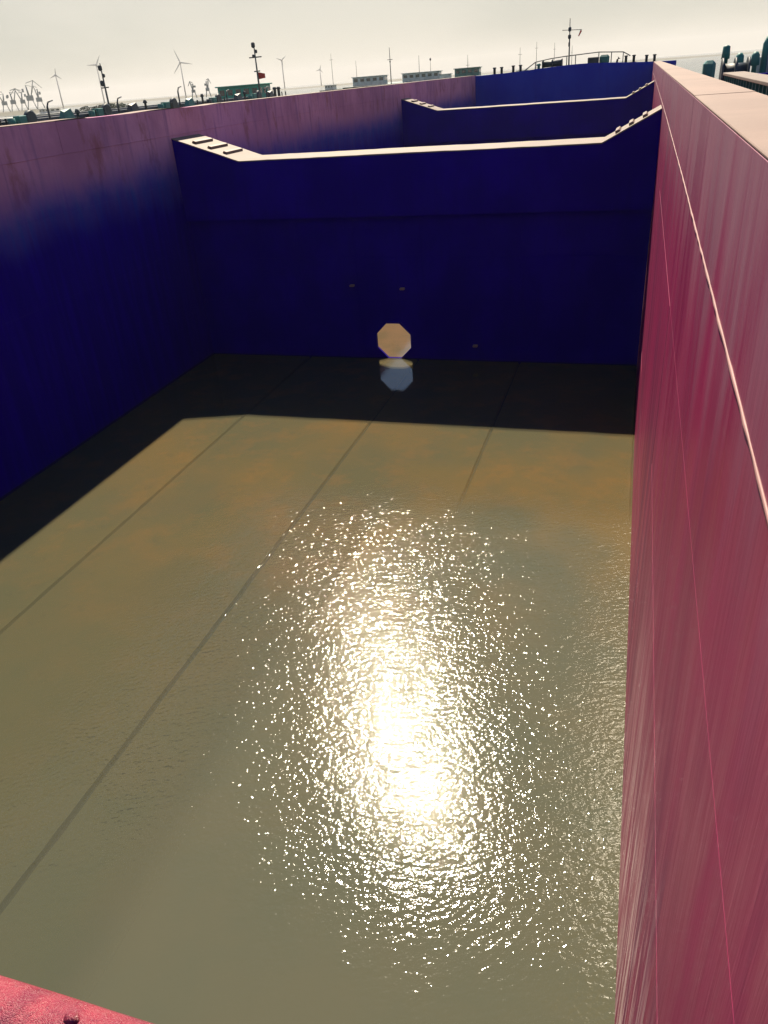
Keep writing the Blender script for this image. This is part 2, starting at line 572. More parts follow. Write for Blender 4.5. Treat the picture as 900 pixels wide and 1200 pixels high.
# --- coaming flanges in welded lengths (top plates)
for x0, x1, sg in ((XR + 0.003, 0.70, 1), (-9.90, XL - 0.003, -1)):
    for j in range(len(JY) - 1):
        if sg < 0 and JY[j] < 13.5 < JY[j + 1]:
            # this length is dented: the lip is knocked in and down
            mb = MB()
            ny, nx = 60, 6
            g = []
            for i in range(ny + 1):
                y = JY[j] + 0.004 + (JY[j + 1] - JY[j] - 0.008) * i / ny
                d = math.exp(-((y - 13.5) / 0.20) ** 2)
                for k in range(nx + 1):
                    t = k / nx
                    g.append((x0 + (x1 - x0) * t - 0.05 * d * t, y, TOP - 0.13 * d * t ** 1.5 + 0.012 * math.sin(y * 2.1)))
            top = [tuple(p) for p in g]
            botm = [(p[0], p[1], p[2] - 0.008) for p in g]
            n1 = len(top)
            fs = []
            W = nx + 1
            for i in range(ny):
                for k in range(nx):
                    a = i * W + k
                    fs.append((a, a + 1, a + W + 1, a + W))
                    fs.append((n1 + a, n1 + a + W, n1 + a + W + 1, n1 + a + 1))
                fs.append((i * W + nx, n1 + i * W + nx, n1 + (i + 1) * W + nx, (i + 1) * W + nx))
                fs.append((i * W, (i + 1) * W, n1 + (i + 1) * W, n1 + i * W))
            mb.poly(top + botm, fs)
            put('coaming_plate', mb, 'flange', barge, barge, label='bent length of coaming plate with a dent in its lip')
        else:
            mb = MB().box((x0, JY[j] + 0.004, TOP - 0.0075), (x1, JY[j + 1] - 0.004, TOP + rnd.uniform(0.002, 0.006)), 0.003)
            put('coaming_plate', mb, 'flange', barge, barge)

# --- side decks, hull
put('side_deck', MB().box((0.68, -4, 4.05), (1.85, YB + 8, 4.12)), 'deck', barge, barge)
put('side_deck', MB().box((-11.1, -4, 4.05), (-9.84, YB + 8, 4.12)), 'deck', barge, barge)
hp = [(-11.15, -4), (1.9, -4), (1.9, 54), (0.6, 58.6), (-9.8, 58.6), (-11.15, 54)]
hull = MB()
for i in range(len(hp)):
    (xa, ya), (xb, yb) = hp[i], hp[(i + 1) % len(hp)]
    hull.poly([(xa, ya, SEA - 0.4), (xb, yb, SEA - 0.4), (xb, yb, 4.25), (xa, ya, 4.25)], [(0, 1, 2, 3)])
put('hull', hull, 'deck', barge, barge)

# --- floor of silted plates with open drain joints
floor = put('floor', MB().box((XL - 0.1, -3.9, -0.40), (XR + 0.1, YB + 0.1, FLOOR - 0.03)), 'silt', barge, barge, label='mud covered steel floor under shallow water')
FX = [XL, -6.95, -4.36, -2.10, XR]
for ya, yb, mt in ((0.12, BEAMS[0] + 0.125, 'mud'), (BEAMS[0] + 0.135, BEAMS[1] + 0.125, 'rustmud'), (BEAMS[1] + 0.135, YB - 0.01, 'mud')):
    for i in range(4):
        # silt softens the plate edges unevenly
        n = int((yb - ya) / 0.12)
        pts, fs = [], []
        for k in range(n + 1):
            y = ya + (yb - ya) * k / n
            ea = 0.006 + 0.020 * abs(noise.noise(Vector((i * 5.1, y * 1.3, 0)))) + rnd.uniform(0, 0.006)
            eb = 0.006 + 0.020 * abs(noise.noise(Vector((i * 5.1 + 9, y * 1.3, 0)))) + rnd.uniform(0, 0.006)
            a, b = FX[i] + ea, FX[i + 1] - eb
            pts += [(a, y, FLOOR - 0.03), (a + 0.022, y, FLOOR), (b - 0.022, y, FLOOR), (b, y, FLOOR - 0.03)]
        for k in range(n):
            for q in range(3):
                fs.append((k * 4 + q, k * 4 + q + 1, k * 4 + q + 5, k * 4 + q + 4))
        put('plate', MB().poly(pts, fs), mt, floor)

# --- cross beams with raised, runged ends
HL, HR = -7.99, -0.67


def cross_beam(yf, depth, face, label=None, rungs=True):
    zb = BTOP - face
    prof = [(XL + 0.004, BEND), (HL, BTOP), (HR, BTOP), (XR - 0.004, BEND), (XR - 0.004, zb), (XL + 0.004, zb)]
    bm_ = put('cross_beam', MB().extrude(prof, 1, yf, yf + depth), 'navy', barge, barge, label=label)
    # top plate, lapping the beam face by a few millimetres
    th = 0.022
    tp, fs = [], []
    path = [(XL + 0.006, BEND), (HL, BTOP), (HR, BTOP), (XR - 0.006, BEND)]
    row = []
    for (xa, za), (xb, zb_) in zip(path, path[1:]):
        n = max(6, int(abs(xb - xa) / 0.16))
        row += [(xa + (xb - xa) * i / n, za + (zb_ - za) * i / n) for i in range(n)]
    row.append(path[-1])
    for i, (x, z) in enumerate(row):
        e = 0.0 if i in (0, len(row) - 1) else 1.0
        wv = 0.010 * noise.noise(Vector((x * 0.9, yf, 0))) + rnd.uniform(-.002, .002)
        jf, jb = e * (0.012 * noise.noise(Vector((x * 2.3, yf, 4))) + rnd.uniform(-.003, .003)), rnd.uniform(-.003, .003)
        for y, zz in ((yf - 0.012 + jf, z + th + wv), (yf + depth + 0.012 + jb, z + th + wv), (yf + depth + 0.012 + jb, z + 0.001), (yf - 0.012 + jf, z + 0.001)):
            tp.append((x, y, zz))
    for i in range(len(row) - 1):
        for k in range(4):
            fs.append((i * 4 + k, i * 4 + (k + 1) % 4, i * 4 + 4 + (k + 1) % 4, i * 4 + 4 + k))
    fs += [(0, 1, 2, 3), tuple(len(tp) - 4 + k for k in (3, 2, 1, 0))]
    put('top_plate', MB().poly(tp, fs), 'beam_top', bm_)
    if rungs:
        for (xa, za), (xb, zb2) in (((XL, BEND), (HL, BTOP)), ((HR, BTOP), (XR, BEND))):
            for t in (0.27, 0.50, 0.73):
                x, z = xa + (xb - xa) * t, za + (zb2 - za) * t + th
                u = Vector((xb - xa, 0, zb2 - za)).normalized()
                n = Vector((-u.z, 0, u.x))
                w2, hh = 0.050, 0.048
                p = [Vector((x, 0, z)) + u * a + n * b for a, b in ((-w2, -0.004), (w2, -0.004), (w2 * 0.7, hh), (-w2 * 0.7, hh))]
                put('rung', MB().extrude([(q.x, q.z) for q in p], 1, yf + 0.20, yf + depth - 0.20), 'rung', bm_)
    return bm_


cross_beam(BEAMS[0], BDEEP, 1.15, 'nearer navy cross beam with pale top and runged raised ends')
cross_beam(BEAMS[1], BDEEP, 1.15, 'farther navy cross beam with pale top and runged raised ends')
cross_beam(-1.30, 1.72, 1.0, 'cross beam under the camera', rungs=False)


def bulkhead(y, hole=True, label=None):
    zt = BTOP - 1.14
    zc, xc, a, b = 0.395, -4.89, 0.390, 0.150
    octo = [(xc - b, zc - a), (xc + b, zc - a), (xc + a, zc - b), (xc + a, zc + b), (xc + b, zc + a), (xc - b, zc + a), (xc - a, zc + b), (xc - a, zc - b)]
    mb = MB()
    x0, x1, z0 = XL + 0.003, XR - 0.003, -0.5

    def slab(quads, ya, yb):
        for q in quads:
            n = len(q)
            mb.poly([(p[0], ya, p[1]) for p in q] + [(p[0], yb, p[1]) for p in q],
                    [tuple(range(n)), tuple(reversed(range(n, 2 * n)))] + [(i, (i + 1) % n, n + (i + 1) % n, n + i) for i in range(n)])
    if hole:
        xl, xr, zl, zh = xc - 0.7, xc + 0.7, z0, zc + 0.8
        slab([[(x0, z0), (xl, z0), (xl, zt), (x0, zt)], [(xr, z0), (x1, z0), (x1, zt), (xr, zt)], [(xl, zh), (xr, zh), (xr, zt), (xl, zt)]], y, y + 0.02)
        ring = [(xl, zl), (xr, zl), (xr, zc), (xr, zh), (xl, zh), (xl, zc)]
        slab([[(xl, zl), (xr, zl), octo[1], octo[0]], [(xr, zl), (xr, zc), octo[3], octo[2], octo[1]], [(xr, zc), (xr, zh), octo[4], octo[3]],
              [(xr, zh), (xl, zh), octo[5], octo[4]], [(xl, zh), (xl, zc), octo[6], octo[5]], [(xl, zc), (xl, zl), octo[0], octo[7], octo[6]]], y, y + 0.02)
    else:
        slab([[(x0, z0), (x1, z0), (x1, zt), (x0, zt)]], y, y + 0.02)
    bh = put('bulkhead', mb, 'navy', barge, barge, label=label)
    if hole:
        rim = MB()
        for i in range(8):
            (xa, za), (xb, zb) = octo[i], octo[(i + 1) % 8]
            f = 1.09
            q = [(xa, za), (xb, zb), (xc + (xb - xc) * f, zc + (zb - zc) * f), (xc + (xa - xc) * f, zc + (za - zc) * f)]
            rim.poly([(p[0], y - 0.03, p[1]) for p in q] + [(p[0], y + 0.03, p[1]) for p in q], [(0, 1, 2, 3), (7, 6, 5, 4), (0, 4, 5, 1), (2, 6, 7, 3)])
        put('hole_rim', rim, 'navy', bh)
    # welded-on plates, proud of the sheet
    cols_ = FX[:1] + [-6.95, -5.62, -4.16, -2.10] + FX[-1:]
    for i in range(len(cols_) - 1):
        rows = [(-0.3, 1.28), (1.28, 2.2), (2.2, zt - 0.02)] if i != 2 else [(1.28, 2.2), (2.2, zt - 0.02)]
        for za, zb in rows:
            put('plate', MB().box((cols_[i] + 0.008, y - 0.008, za + 0.004), (cols_[i + 1] - 0.008, y + 0.001, zb - 0.004), 0.003), 'navy', bh)
    return bh


bh1 = bulkhead(BEAMS[0] + 0.12, True, 'dark navy bulkhead with an octagonal drain hole at the waterline')
for x, z in ((-5.75, 1.62), (-4.62, 1.55), (-3.05, 0.33)):
    put('lug', MB().box((x - 0.05, BEAMS[0] + 0.02, z - 0.02), (x + 0.05, BEAMS[0] + 0.111, z + 0.02), 0.008), 'bead', bh1)
bulkhead(BEAMS[1] + 0.12, False)
put('bulkhead', MB().box((XL + 0.003, Y0 - 0.25, -0.5), (XR - 0.003, Y0 - 0.2, 3.19)), 'navy', barge, barge)

# --- red pipe rail along the forward edge of the beam under the camera
rail_pts, rr = [], []
for i in range(95):
    x = -9.2 + i * 0.1
    rail_pts.append((x, 0.505 + rnd.uniform(-.0012, .0012), 4.018 + rnd.uniform(-.0012, .0012)))
    rr.append(0.068 * rnd.uniform(0.975, 1.025))
rail = put('pipe_rail', MB().tube(rail_pts, rr, 20), 'pipe', barge, barge, label='lumpy red painted pipe along the near cross beam')
for x, y, z, q in ((-0.835, 0.520, 4.082, .011), (-0.93, 0.449, 4.056, .007), (-1.00, 0.441, 4.04, .006), (-0.90, .44, 4.03, .006), (-1.6, .47, 4.076, .012), (-2.4, .5, 4.086, .012)):
    put('paint_lump', MB().tube([(x - q * 1.6, y, z - q), (x - q, y, z - .2 * q), (x + q * .4, y, z + q * .6), (x + q * 1.0, y, z - q)], [q * .3, q, q * .9, q * .2], 9), 'pipe', rail)

# --- bow bulkhead with cambered top, foredeck and its fittings
cam_top = lambda x: 5.22 + 0.20 * math.exp(-((x + 3.6) / 3.0) ** 2)
N = 32
xs = [-10.6 + (1.5 + 10.6) * i / N for i in range(N + 1)]
prof = [(x, cam_top(x)) for x in xs] + [(1.5, -0.5), (-10.6, -0.5)]
put('bow_bulkhead', MB().extrude(prof, 1, YB, YB + 0.15), 'bow', barge, barge, label='navy bow bulkhead with gently arched top at the far end of the hold')
prof = [(x, cam_top(x) - 0.02) for x in xs] + [(1.5, 4.3), (-10.6, 4.3)]
put('foredeck', MB().extrude(prof, 1, YB + 0.15, 57.5), 'hull', barge, barge)


def bitts(x, y, z, root, h=0.36, mat='black', world=True, gap=0.42):
    mb = MB().box((x - 0.35, y - 0.12, z - 0.02), (x + 0.35, y + 0.12, z + 0.02))
    b = put('bollard', mb, mat, root, root if world else None)
    for s in (-gap / 2, gap / 2):
        put('post', MB().tube([(x + s, y, z), (x + s, y, z + h - 0.06), (x + s, y, z + h - 0.055), (x + s, y, z + h)], [0.075, 0.075, 0.105, 0.10], 10), mat, b)
    return b


for x in (-8.35, -7.25, -0.95, 0.15):
    bitts(x, YB + 1.2, cam_top(x) - 0.02, barge)
rl = MB()
rp = [(-7.0, 5.24), (-6.3, 5.68), (-5.4, 5.80), (-4.5, 5.86), (-2.7, 5.93), (-1.35, 5.84), (-0.95, 5.62)]
yr = 52.6
rl.tube([(x, yr, z) for x, z in rp], 0.030, 6)
rail2 = put('bow_rail', rl, 'mast', barge, barge, label='thin arched hand rail on the bow')
for x, z in ((-6.3, 5.68), (-4.5, 5.86), (-4.0, 5.88), (-2.7, 5.93), (-2.0, 5.89), (-1.35, 5.84)):
    put('stanchion', MB().tube([(x, yr, cam_top(x) - 0.03), (x, yr, z)], 0.028, 6), 'mast', rail2)
mast = put('mast', MB().tube([(-4.4, 53, 5.3), (-4.42, 53, 6.6), (-4.44, 53, 7.72)], [0.045, 0.035, 0.02], 8), 'mast', barge, barge, label='slim bow mast with cross arm, lanterns and a small flag')
put('cross_arm', MB().tube([(-4.85, 53, 7.17), (-3.75, 53, 7.12)], 0.018, 6), 'mast', mast)
for z in (7.2, 6.83, 6.45):
    r = 0.09 if z > 6.5 else 0.055
    put('lantern', MB().tube([(-4.43, 53, z - 0.13), (-4.43, 53, z - 0.08), (-4.43, 53, z + 0.06), (-4.43, 53, z + 0.11)], [0.04, r, r, 0.04], 10), 'black', mast)
put('flag', MB().poly([(-3.82, 53, 7.13), (-3.95, 53.02, 6.82), (-3.90, 53.03, 6.80), (-3.74, 53.01, 7.05)], [(0, 1, 2, 3)]), 'flag', mast)
# windlass, vents and a coil on the foredeck
wl_ = put('windlass', MB().tube([(-5.9, 53.4, 5.52), (-4.9, 53.4, 5.55)], 0.16, 12), 'black', barge, barge)
for x in (-5.95, -5.4, -4.85):
    put('drum_flange', MB().tube([(x - 0.04, 53.4, 5.53), (x + 0.04, 53.4, 5.53)], 0.25, 14), 'black', wl_)
put('ventilator', MB().tube([(-6.15, 53, 5.25), (-6.15, 53, 5.48), (-6.15, 53, 5.50), (-6.15, 53, 5.60)], [0.08, 0.08, 0.15, 0.08], 10), 'teal', barge, barge)
put('hatch_box', MB().box((-3.35, 53.2, 5.3), (-2.75, 53.9, 5.70), 0.03), 'black', barge, barge)
put('hatch_box', MB().box((-2.70, 53.4, 5.3), (-2.15, 54.0, 5.78), 0.10), 'teal', barge, barge)
put('ventilator', MB().tube([(-1.7, 53, 5.25), (-1.66, 53, 5.48), (-1.58, 53, 5.58)], [0.06, 0.06, 0.10], 10), 'black', barge, barge)

# --- the flooded holds
for i, (ya, yb) in enumerate(((Y0 - 0.2, BEAMS[0] + 0.1205), (BEAMS[0] + 0.1395, BEAMS[1] + 0.1205), (BEAMS[1] + 0.1395, YB + 0.05))):
    put('hold_water', MB().poly([(XL - 0.01, ya, 0), (XR + 0.01, ya, 0), (XR + 0.01, yb, 0), (XL - 0.01, yb, 0)], [(0, 1, 2, 3)]), 'water', kind='structure',
        label=('shallow rippled muddy water glittering in the nearest hold', 'shallow water in the hold behind the drain hole', 'shallow water in the farthest hold')[i])

# ------------------------------------------------------------------ sea and far shore
sea = MB().poly([(-5000, -1500, SEA), (5000, -1500, SEA), (5000, 6000, SEA), (-5000, 6000, SEA)], [(0, 1, 2, 3)])
put('sea', sea, 'sea', kind='structure', label='harbour water round the moored barges')


def polar(deg, d, z=0.0):
    return Vector((math.sin(R(deg)) * d, math.cos(R(deg)) * d, z))


def strip(name, label, pts, w_, h, mat='land'):
    """low bank along a polyline"""
    mb = MB()
    P = [Vector(p) for p in pts]
    ring = []
    for i, p in enumerate(P):
        d = (P[min(i + 1, len(P) - 1)] - P[max(i - 1, 0)]).normalized()
        n = Vector((d.y, -d.x, 0))
        hh = h * (0.7 + 0.3 * math.sin(i * 2.1))
        ring.append([p - n * w_ * .5 + Vector((0, 0, SEA - 0.3)), p - n * w_ * .3 + Vector((0, 0, SEA + hh)), p + n * w_ * .3 + Vector((0, 0, SEA + hh)), p + n * w_ * .5 + Vector((0, 0, SEA - 0.3))])
    o = [q for r_ in ring for q in r_]
    fs = []
    for i in range(len(P) - 1):
        for k in range(3):
            fs.append((i * 4 + k, i * 4 + k + 1, i * 4 + k + 5, i * 4 + k + 4))
    mb.poly(o, fs)
    return put(name, mb, mat, kind='structure', label=label)


strip('quay', 'low quay under the pale harbour cranes', [polar(a, 900) for a in (-52, -47, -43, -40, -37.2)], 60, 4.0)
strip('shore', 'thin hazy shoreline below the wind turbines', [polar(a, 1550) for a in range(-50, 20, 5)], 120, 3.2)
strip('breakwater', 'low breakwater carrying the dark shrubs', [polar(a, 300) for a in (-36.4, -35.4, -34.4, -33.4, -32.6)], 14, 3.4)


def turbine(deg, d, hub, blade, rot, label):
    p = polar(deg, d, SEA)
    t = thing('wind_turbine', label, 'wind turbine', p, -R(deg), 'wind turbines on the far shore')
    H = hub - SEA
    put('tower', MB().tube([(0, 0, 0), (0, 0, H)], [1.1, 0.65], 12), 'turbine', t)
    put('nacelle', MB().box((-1.6, -3.0, H - 1.2), (1.6, 4.5, H + 2.0), 0.4), 'turbine', t)
    hubo = put('hub', MB().tube([(0, -3.0, H + .4), (0, -4.2, H + .4), (0, -5.0, H + .4)], [1.5, 1.3, 0.4], 10), 'turbine', t)
    for k in range(3):
        a = rot + k * 2 * math.pi / 3
        u = Vector((math.sin(a), 0, math.cos(a)))
        c = Vector((0, -4.0, H + .4))
        mb = MB()
        s = Vector((math.cos(a), 0, -math.sin(a)))
        pts = []
        for f, wd in ((0.03, 0.6), (0.2, 1.1), (0.6, 0.7), (1.0, 0.2)):
            for e, dy in ((-0.5, 0), (0.1, -0.35), (0.5, 0), (0.1, 0.35)):
                pts.append(c + u * blade * f + s * wd * e * 1.6 + Vector((0, dy * wd, 0)))
        fs = [(i * 4 + k2, i * 4 + (k2 + 1) % 4, i * 4 + 4 + (k2 + 1) % 4, i * 4 + 4 + k2) for i in range(3) for k2 in range(4)] + [(0, 1, 2, 3), (15, 14, 13, 12)]
        put('blade', mb.poly(pts, fs), 'turbine', hubo)
    return t


turbine(-36.97, 1500, 45, 10, 0.15, 'pale wind turbine standing nearest the harbour cranes')
turbine(-34.48, 1500, 55, 15, 0.55, 'tall wind turbine just behind the lamp mast and shrubs')
turbine(-29.43, 1500, 50, 20, -0.35, 'wind turbine with long blades before the green cabin')
turbine(-23.06, 1600, 45, 10, 0.9, 'faint wind turbine right behind the red flag')
turbine(-20.67, 1900, 30, 9, 0.3, 'smallest faint wind turbine, between red flag and white cabins')


def crane(deg, d, top, lean, s, label):
    p = polar(deg, d, SEA + 3.0)
    t = thing('harbour_crane', label, 'crane', p, -R(deg), 'luffing cranes on the quay')
    H = top - (SEA + 3.0)
    leg = MB
    for a in (-1, 1):
        for b in (-1, 1):
            put('leg', MB().tube([(a * 3.2 * s, b * 3 * s, 0), (a * 1.6 * s, b * 1.6 * s, H * 0.32)], 0.42, 6), 'crane', t)
    put('machine_house', MB().box((-2.6 * s, -2.2 * s, H * 0.32), (2.4 * s, 2.2 * s, H * 0.50), 0.2), 'crane', t)
    put('tower', MB().tube([(-0.4 * s, 0, H * 0.48), (-0.9 * s * lean, 0, H * 0.86)], [0.9 * s, 0.45], 6), 'crane', t)
    jb = put('jib', MB().tube([(1.2 * s * lean, 0, H * 0.48), (H * 0.26 * lean, 0, H)], [0.6, 0.35], 6), 'crane', t)
    put('fly_jib', MB().tube([(-0.5 * s * lean, 0, H * 0.92), (H * 0.26 * lean, 0, H), (H * 0.52 * lean, 0, H * 0.72)], [0.3, 0.4, 0.22], 6), 'crane', jb)
    put('tie', MB().tube([(-0.9 * s * lean, 0, H * 0.86), (H * 0.16 * lean, 0, H * 0.80)], 0.2, 5), 'crane', jb)
    put('counterweight', MB().box((-3.6 * s * lean - 0.9, -1, H * 0.62), (-3.6 * s * lean + 0.9, 1, H * 0.74)), 'crane', t)
    return t


crane(-40.25, 900, 20, -1, 1.0, 'pale luffing crane at the outer end of the crane row')
crane(-39.75, 900, 21, 1, 1.0, 'pale luffing crane with jib raised over the shed')
crane(-39.2, 900, 20.5, -1, 0.9, 'pale luffing crane second from the tall one')
crane(-38.75, 900, 26.5, 1, 1.3, 'tallest pale luffing crane in the row')
crane(-38.25, 900, 22, -0.45, 1.1, 'slim steep pale crane last in the row towards the turbines')
crane(-28.9, 700, 13.5, -0.6, 0.6, 'small thin crane before the green cabin, jib leaning aside')
crane(-28.0, 700, 14.5, 0.5, 0.6, 'small thin crane closest to the green cabin')


def shrub(deg, d, z, rx, rz, label):
    p = polar(deg, d, z)
    t = thing('shrub', label, 'shrub', p, rnd.uniform(0, 6), 'shrubs on the breakwater')
    tr = MB()
    for k in range(4):
        a = k * 1.6 + rnd.uniform(-.3, .3)
        tr.tube([(0, 0, -0.2), (math.cos(a) * rx * .3, math.sin(a) * rx * .3, rz * .6), (math.cos(a) * rx * .5, math.sin(a) * rx * .5, rz * 1.1)], [0.09, 0.06, 0.02], 5)
    put('trunk', tr, 'leaf', t)
    cr = MB()
    for k in range(420):
        u = Vector((rnd.gauss(0, 1), rnd.gauss(0, 1), rnd.gauss(0, 1))).normalized()
        r_ = rnd.uniform(0.35, 1.0) ** 0.5
        wob = 0.75 + 0.5 * noise.noise(u * 1.7 + p)
        c = Vector((u.x * rx * r_ * wob, u.y * rx * r_ * wob, rz * 0.75 + u.z * rz * 0.8 * r_ * wob))
        a = Vector((rnd.gauss(0, 1), rnd.gauss(0, 1), rnd.gauss(0, 1))).normalized()
        b = a.orthogonal().normalized()
        s = rnd.uniform(0.14, 0.30)
        cr.poly([c - a * s, c + b * s * .6, c + a * s, c - b * s * .6], [(0, 1, 2, 3)])
    put('crown', cr, 'leaf', t)


lab = ('broad dark shrub at the crane end of the breakwater', 'low shrub second along the breakwater', 'rounded shrub in the middle of the breakwater clump', 'taller shrub beside the lamp mast foot', 'low spreading shrub behind the lamp mast', 'small shrub at the outer tip of the breakwater')
for k, (a, rx, rz) in enumerate(((-35.7, 2.2, 1.3), (-35.1, 1.8, 1.15), (-34.6, 2.1, 1.4), (-34.1, 2.0, 1.6), (-33.5, 2.2, 1.3), (-33.0, 1.6, 1.0))):
    shrub(a, 300, SEA + 3.0, rx * 1.15, rz * 1.25, lab[k])


# ------------------------------------------------------------------ other vessels
def cabin(root, x, y, z, lx, ly, h, mat, win=4, name='deckhouse', label=None, pane=True):
    c = put(name, MB().box((x - lx / 2, y - ly / 2, z), (x + lx / 2, y + ly / 2, z + h), 0.04), mat, root, label=label)
    put('roof', MB().box((x - lx / 2 - .25, y - ly / 2 - .25, z + h + 0.002), (x + lx / 2 + .25, y + ly / 2 + .25, z + h + .14), 0.03), mat, c)
    if pane:
        wv = lx / win
        for k in range(win):
            xa = x - lx / 2 + wv * (k + .2)
            for s in (-1, 1):
                ya = y + s * (ly / 2 + 0.012)
                put('window', MB().box((xa, ya - 0.015, z + h * .50), (xa + wv * .6, ya + 0.015, z + h * .84), 0.008), 'glass', c)
        nv = max(2, int(ly / 1.1))
        wv = ly / nv
        for k in range(nv):
            ya = y - ly / 2 + wv * (k + .2)
            for s in (-1, 1):
                xa = x + s * (lx / 2 + 0.012)
                put('window', MB().box((xa - 0.015, ya, z + h * .50), (xa + 0.015, ya + wv * .6, z + h * .84), 0.008), 'glass', c)
    return c


def vessel(name, label, cat, cx, cy, rz, L, W, deck, hullmat, coam=None, group='vessels moored around the barge'):
    """local axes: +y towards the bow, origin at the waterline amidships"""
    t = thing(name, label, cat, (cx, cy, SEA), rz, group)
    d = deck - SEA
    rows = []
    for z, k in ((-0.5, 0.90), (d * 0.55, 0.985), (d, 1.0)):
        ring = [(-W / 2 * k, -L / 2 * k), (W / 2 * k, -L / 2 * k), (W / 2 * k, L * .36), (W * .40 * k, L * .43), (W * .2 * k, L * .49 * k + .01 * L), (0, L / 2 * (k + .01)), (-W * .2 * k, L * .49 * k + .01 * L), (-W * .40 * k, L * .43), (-W / 2 * k, L * .36)]
        rows.append([(x, y, z) for x, y in ring])
    n = len(rows[0])
    pts = [p for r_ in rows for p in r_]
    fs = [(i * n + k, i * n + (k + 1) % n, (i + 1) * n + (k + 1) % n, (i + 1) * n + k) for i in range(2) for k in range(n)] + [tuple(2 * n + k for k in range(n))]
    put('hull', MB().poly(pts, fs), hullmat, t)
    rub = MB()
    put('rubbing_strake', rub.tube([(p[0] * 1.003, p[1], d - 0.12) for p in rows[2]] + [(rows[2][0][0] * 1.003, rows[2][0][1], d - 0.12)], 0.11, 6), 'black', t)
    if coam:
        ya, yb, ch = coam
        for s in (-1, 1):
            x = s * W * .38
            put('coaming', MB().box((x - .15, ya, d - .01), (x + .15, yb, d + ch), 0.03), hullmat, t)
        for yy in (ya, yb):
            put('coaming', MB().box((-W * .38 + .16, yy - .12, d - .01), (W * .38 - .16, yy + .12, d + ch - .05), 0.03), hullmat, t)
    return t, d


def pole(root, x, y, z0, z1, r, mat='mast', lamps=(), arms=(), flag=None):
    m = put('mast', MB().tube([(x, y, z0), (x, y, (z0 + z1) / 2), (x, y, z1)], [r, r * .8, r * .5], 8), mat, root)
    for z, rr_, dx in lamps:
        put('lamp', MB().tube([(x + dx, y, z - rr_ * 1.3), (x + dx, y, z - rr_ * .8), (x + dx, y, z + rr_ * .7), (x + dx, y, z + rr_ * 1.2)], [rr_ * .4, rr_, rr_, rr_ * .5], 8), 'black', m)
    for z, half in arms:
        put('cross_arm', MB().tube([(x - half, y, z), (x + half, y, z + .02)], r * .55, 6), mat, m)
    if flag:
        z, fx, fz = flag
        pts = []
        for i in range(7):
            u = i / 6
            pts += [(x + .08 + fx * u, y + .1 * math.sin(u * 6), z - fz * .25 * u), (x + .08 + fx * u, y + .1 * math.sin(u * 6 + .5), z - fz + fz * .12 * u)]
        put('flag', MB().poly(pts, [(2 * i, 2 * i + 2, 2 * i + 3, 2 * i + 1) for i in range(6)]), 'flag', m)
    return m


# long barge lying off our port side, with green cabin aft and two masts
tA, d = vessel('moored_barge', 'long dark barge with green cabin and red flag off the port coaming', 'barge', -52, 78, R(2), 92, 11, 3.85, 'hull', (-38, 24, 0.75))
cabin(tA, 0.6, 31.2, d, 6.0, 4.2, 2.0, 'green', 5, label='green cabin with flat teal roof')
pole(tA, 5.0, 26.0, d, 11.5, 0.14, lamps=((11.2, .26, -.1), (10.5, .17, .2), (10.0, .17, -.25)), arms=((9.85, .85), (8.3, .4)), flag=(8.2, 0.95, 0.8))
pole(tA, 0.8, -3.0, d, 9.6, 0.11, lamps=((9.2, .20, -.1), (8.55, .14, .12), (7.9, .22, -.18)), arms=((7.5, .4),))
for x, y in ((-4.6, -30), (4.7, -24), (4.7, -12), (4.7, 2), (4.7, 8), (4.7, 15), (4.6, 35.5)):
    bitts(x, y, d, tA, 0.95, 'black', False, 0.55)
for y in (37.5, 39.0):
    put('ventilator', MB().tube([(2.5, y, d), (2.5, y, d + 1.3), (2.5, y, d + 1.32), (2.5, y, d + 1.6)], [0.2, 0.2, 0.36, 0.2], 10), 'black', tA)
rc = random.Random(5)
for k in range(26):
    y = -26 + k * 2.35 + rc.uniform(-.8, .8)
    x = rc.choice((4.75, 4.75, 4.95))
    h = rc.uniform(1.0, 1.75)
    q = k % 5
    if q == 0:
        put('ventilator', MB().tube([(x, y, d), (x, y, d + h - .3), (x, y, d + h - .28), (x, y, d + h)], [.12, .12, .24, .12], 8), 'black', tA)
    elif q == 1:
        put('oil_drum', MB().tube([(x, y, d), (x, y, d + .45), (x, y, d + .47), (x, y, d + .92)], [.29, .29, .31, .29], 10), rc.choice(('teal', 'black')), tA)
        put('deck_locker', MB().box((x - .3, y + .6, d), (x + .3, y + 1.5, d + 1.05), .04), 'teal', tA)
    elif q == 2:
        put('hose_reel', MB().tube([(x - .18, y, d + .75), (x - .17, y, d + .75), (x + .17, y, d + .75), (x + .18, y, d + .75)], [.5, .62, .62, .5], 12), 'black', tA)
    elif q == 3:
        put('davit', MB().tube([(x, y, d), (x, y, d + h + .2), (x, y + .25, d + h + .55), (x, y + .9, d + h + .65)], [.09, .08, .07, .05], 7), 'black', tA)
    else:
        put('tarpaulin_heap', MB().poly([(x - .4, y - .9, d), (x + .4, y - .9, d), (x + .4, y + .9, d), (x - .4, y + .9, d), (x - .2, y - .4, d + 1.15), (x + .2, y - .5, d + 1.0), (x + .2, y + .5, d + 1.25), (x - .2, y + .4, d + 1.1)],
            [(0, 1, 5, 4), (1, 2, 6, 5), (2, 3, 7, 6), (3, 0, 4, 7), (4, 5, 6, 7)]), rc.choice(('hull', 'black', 'teal')), tA)
put('winch', MB().tube([(-1.2, 35.5, d + .5), (1.2, 35.5, d + .5)], 0.45, 12), 'black', tA)

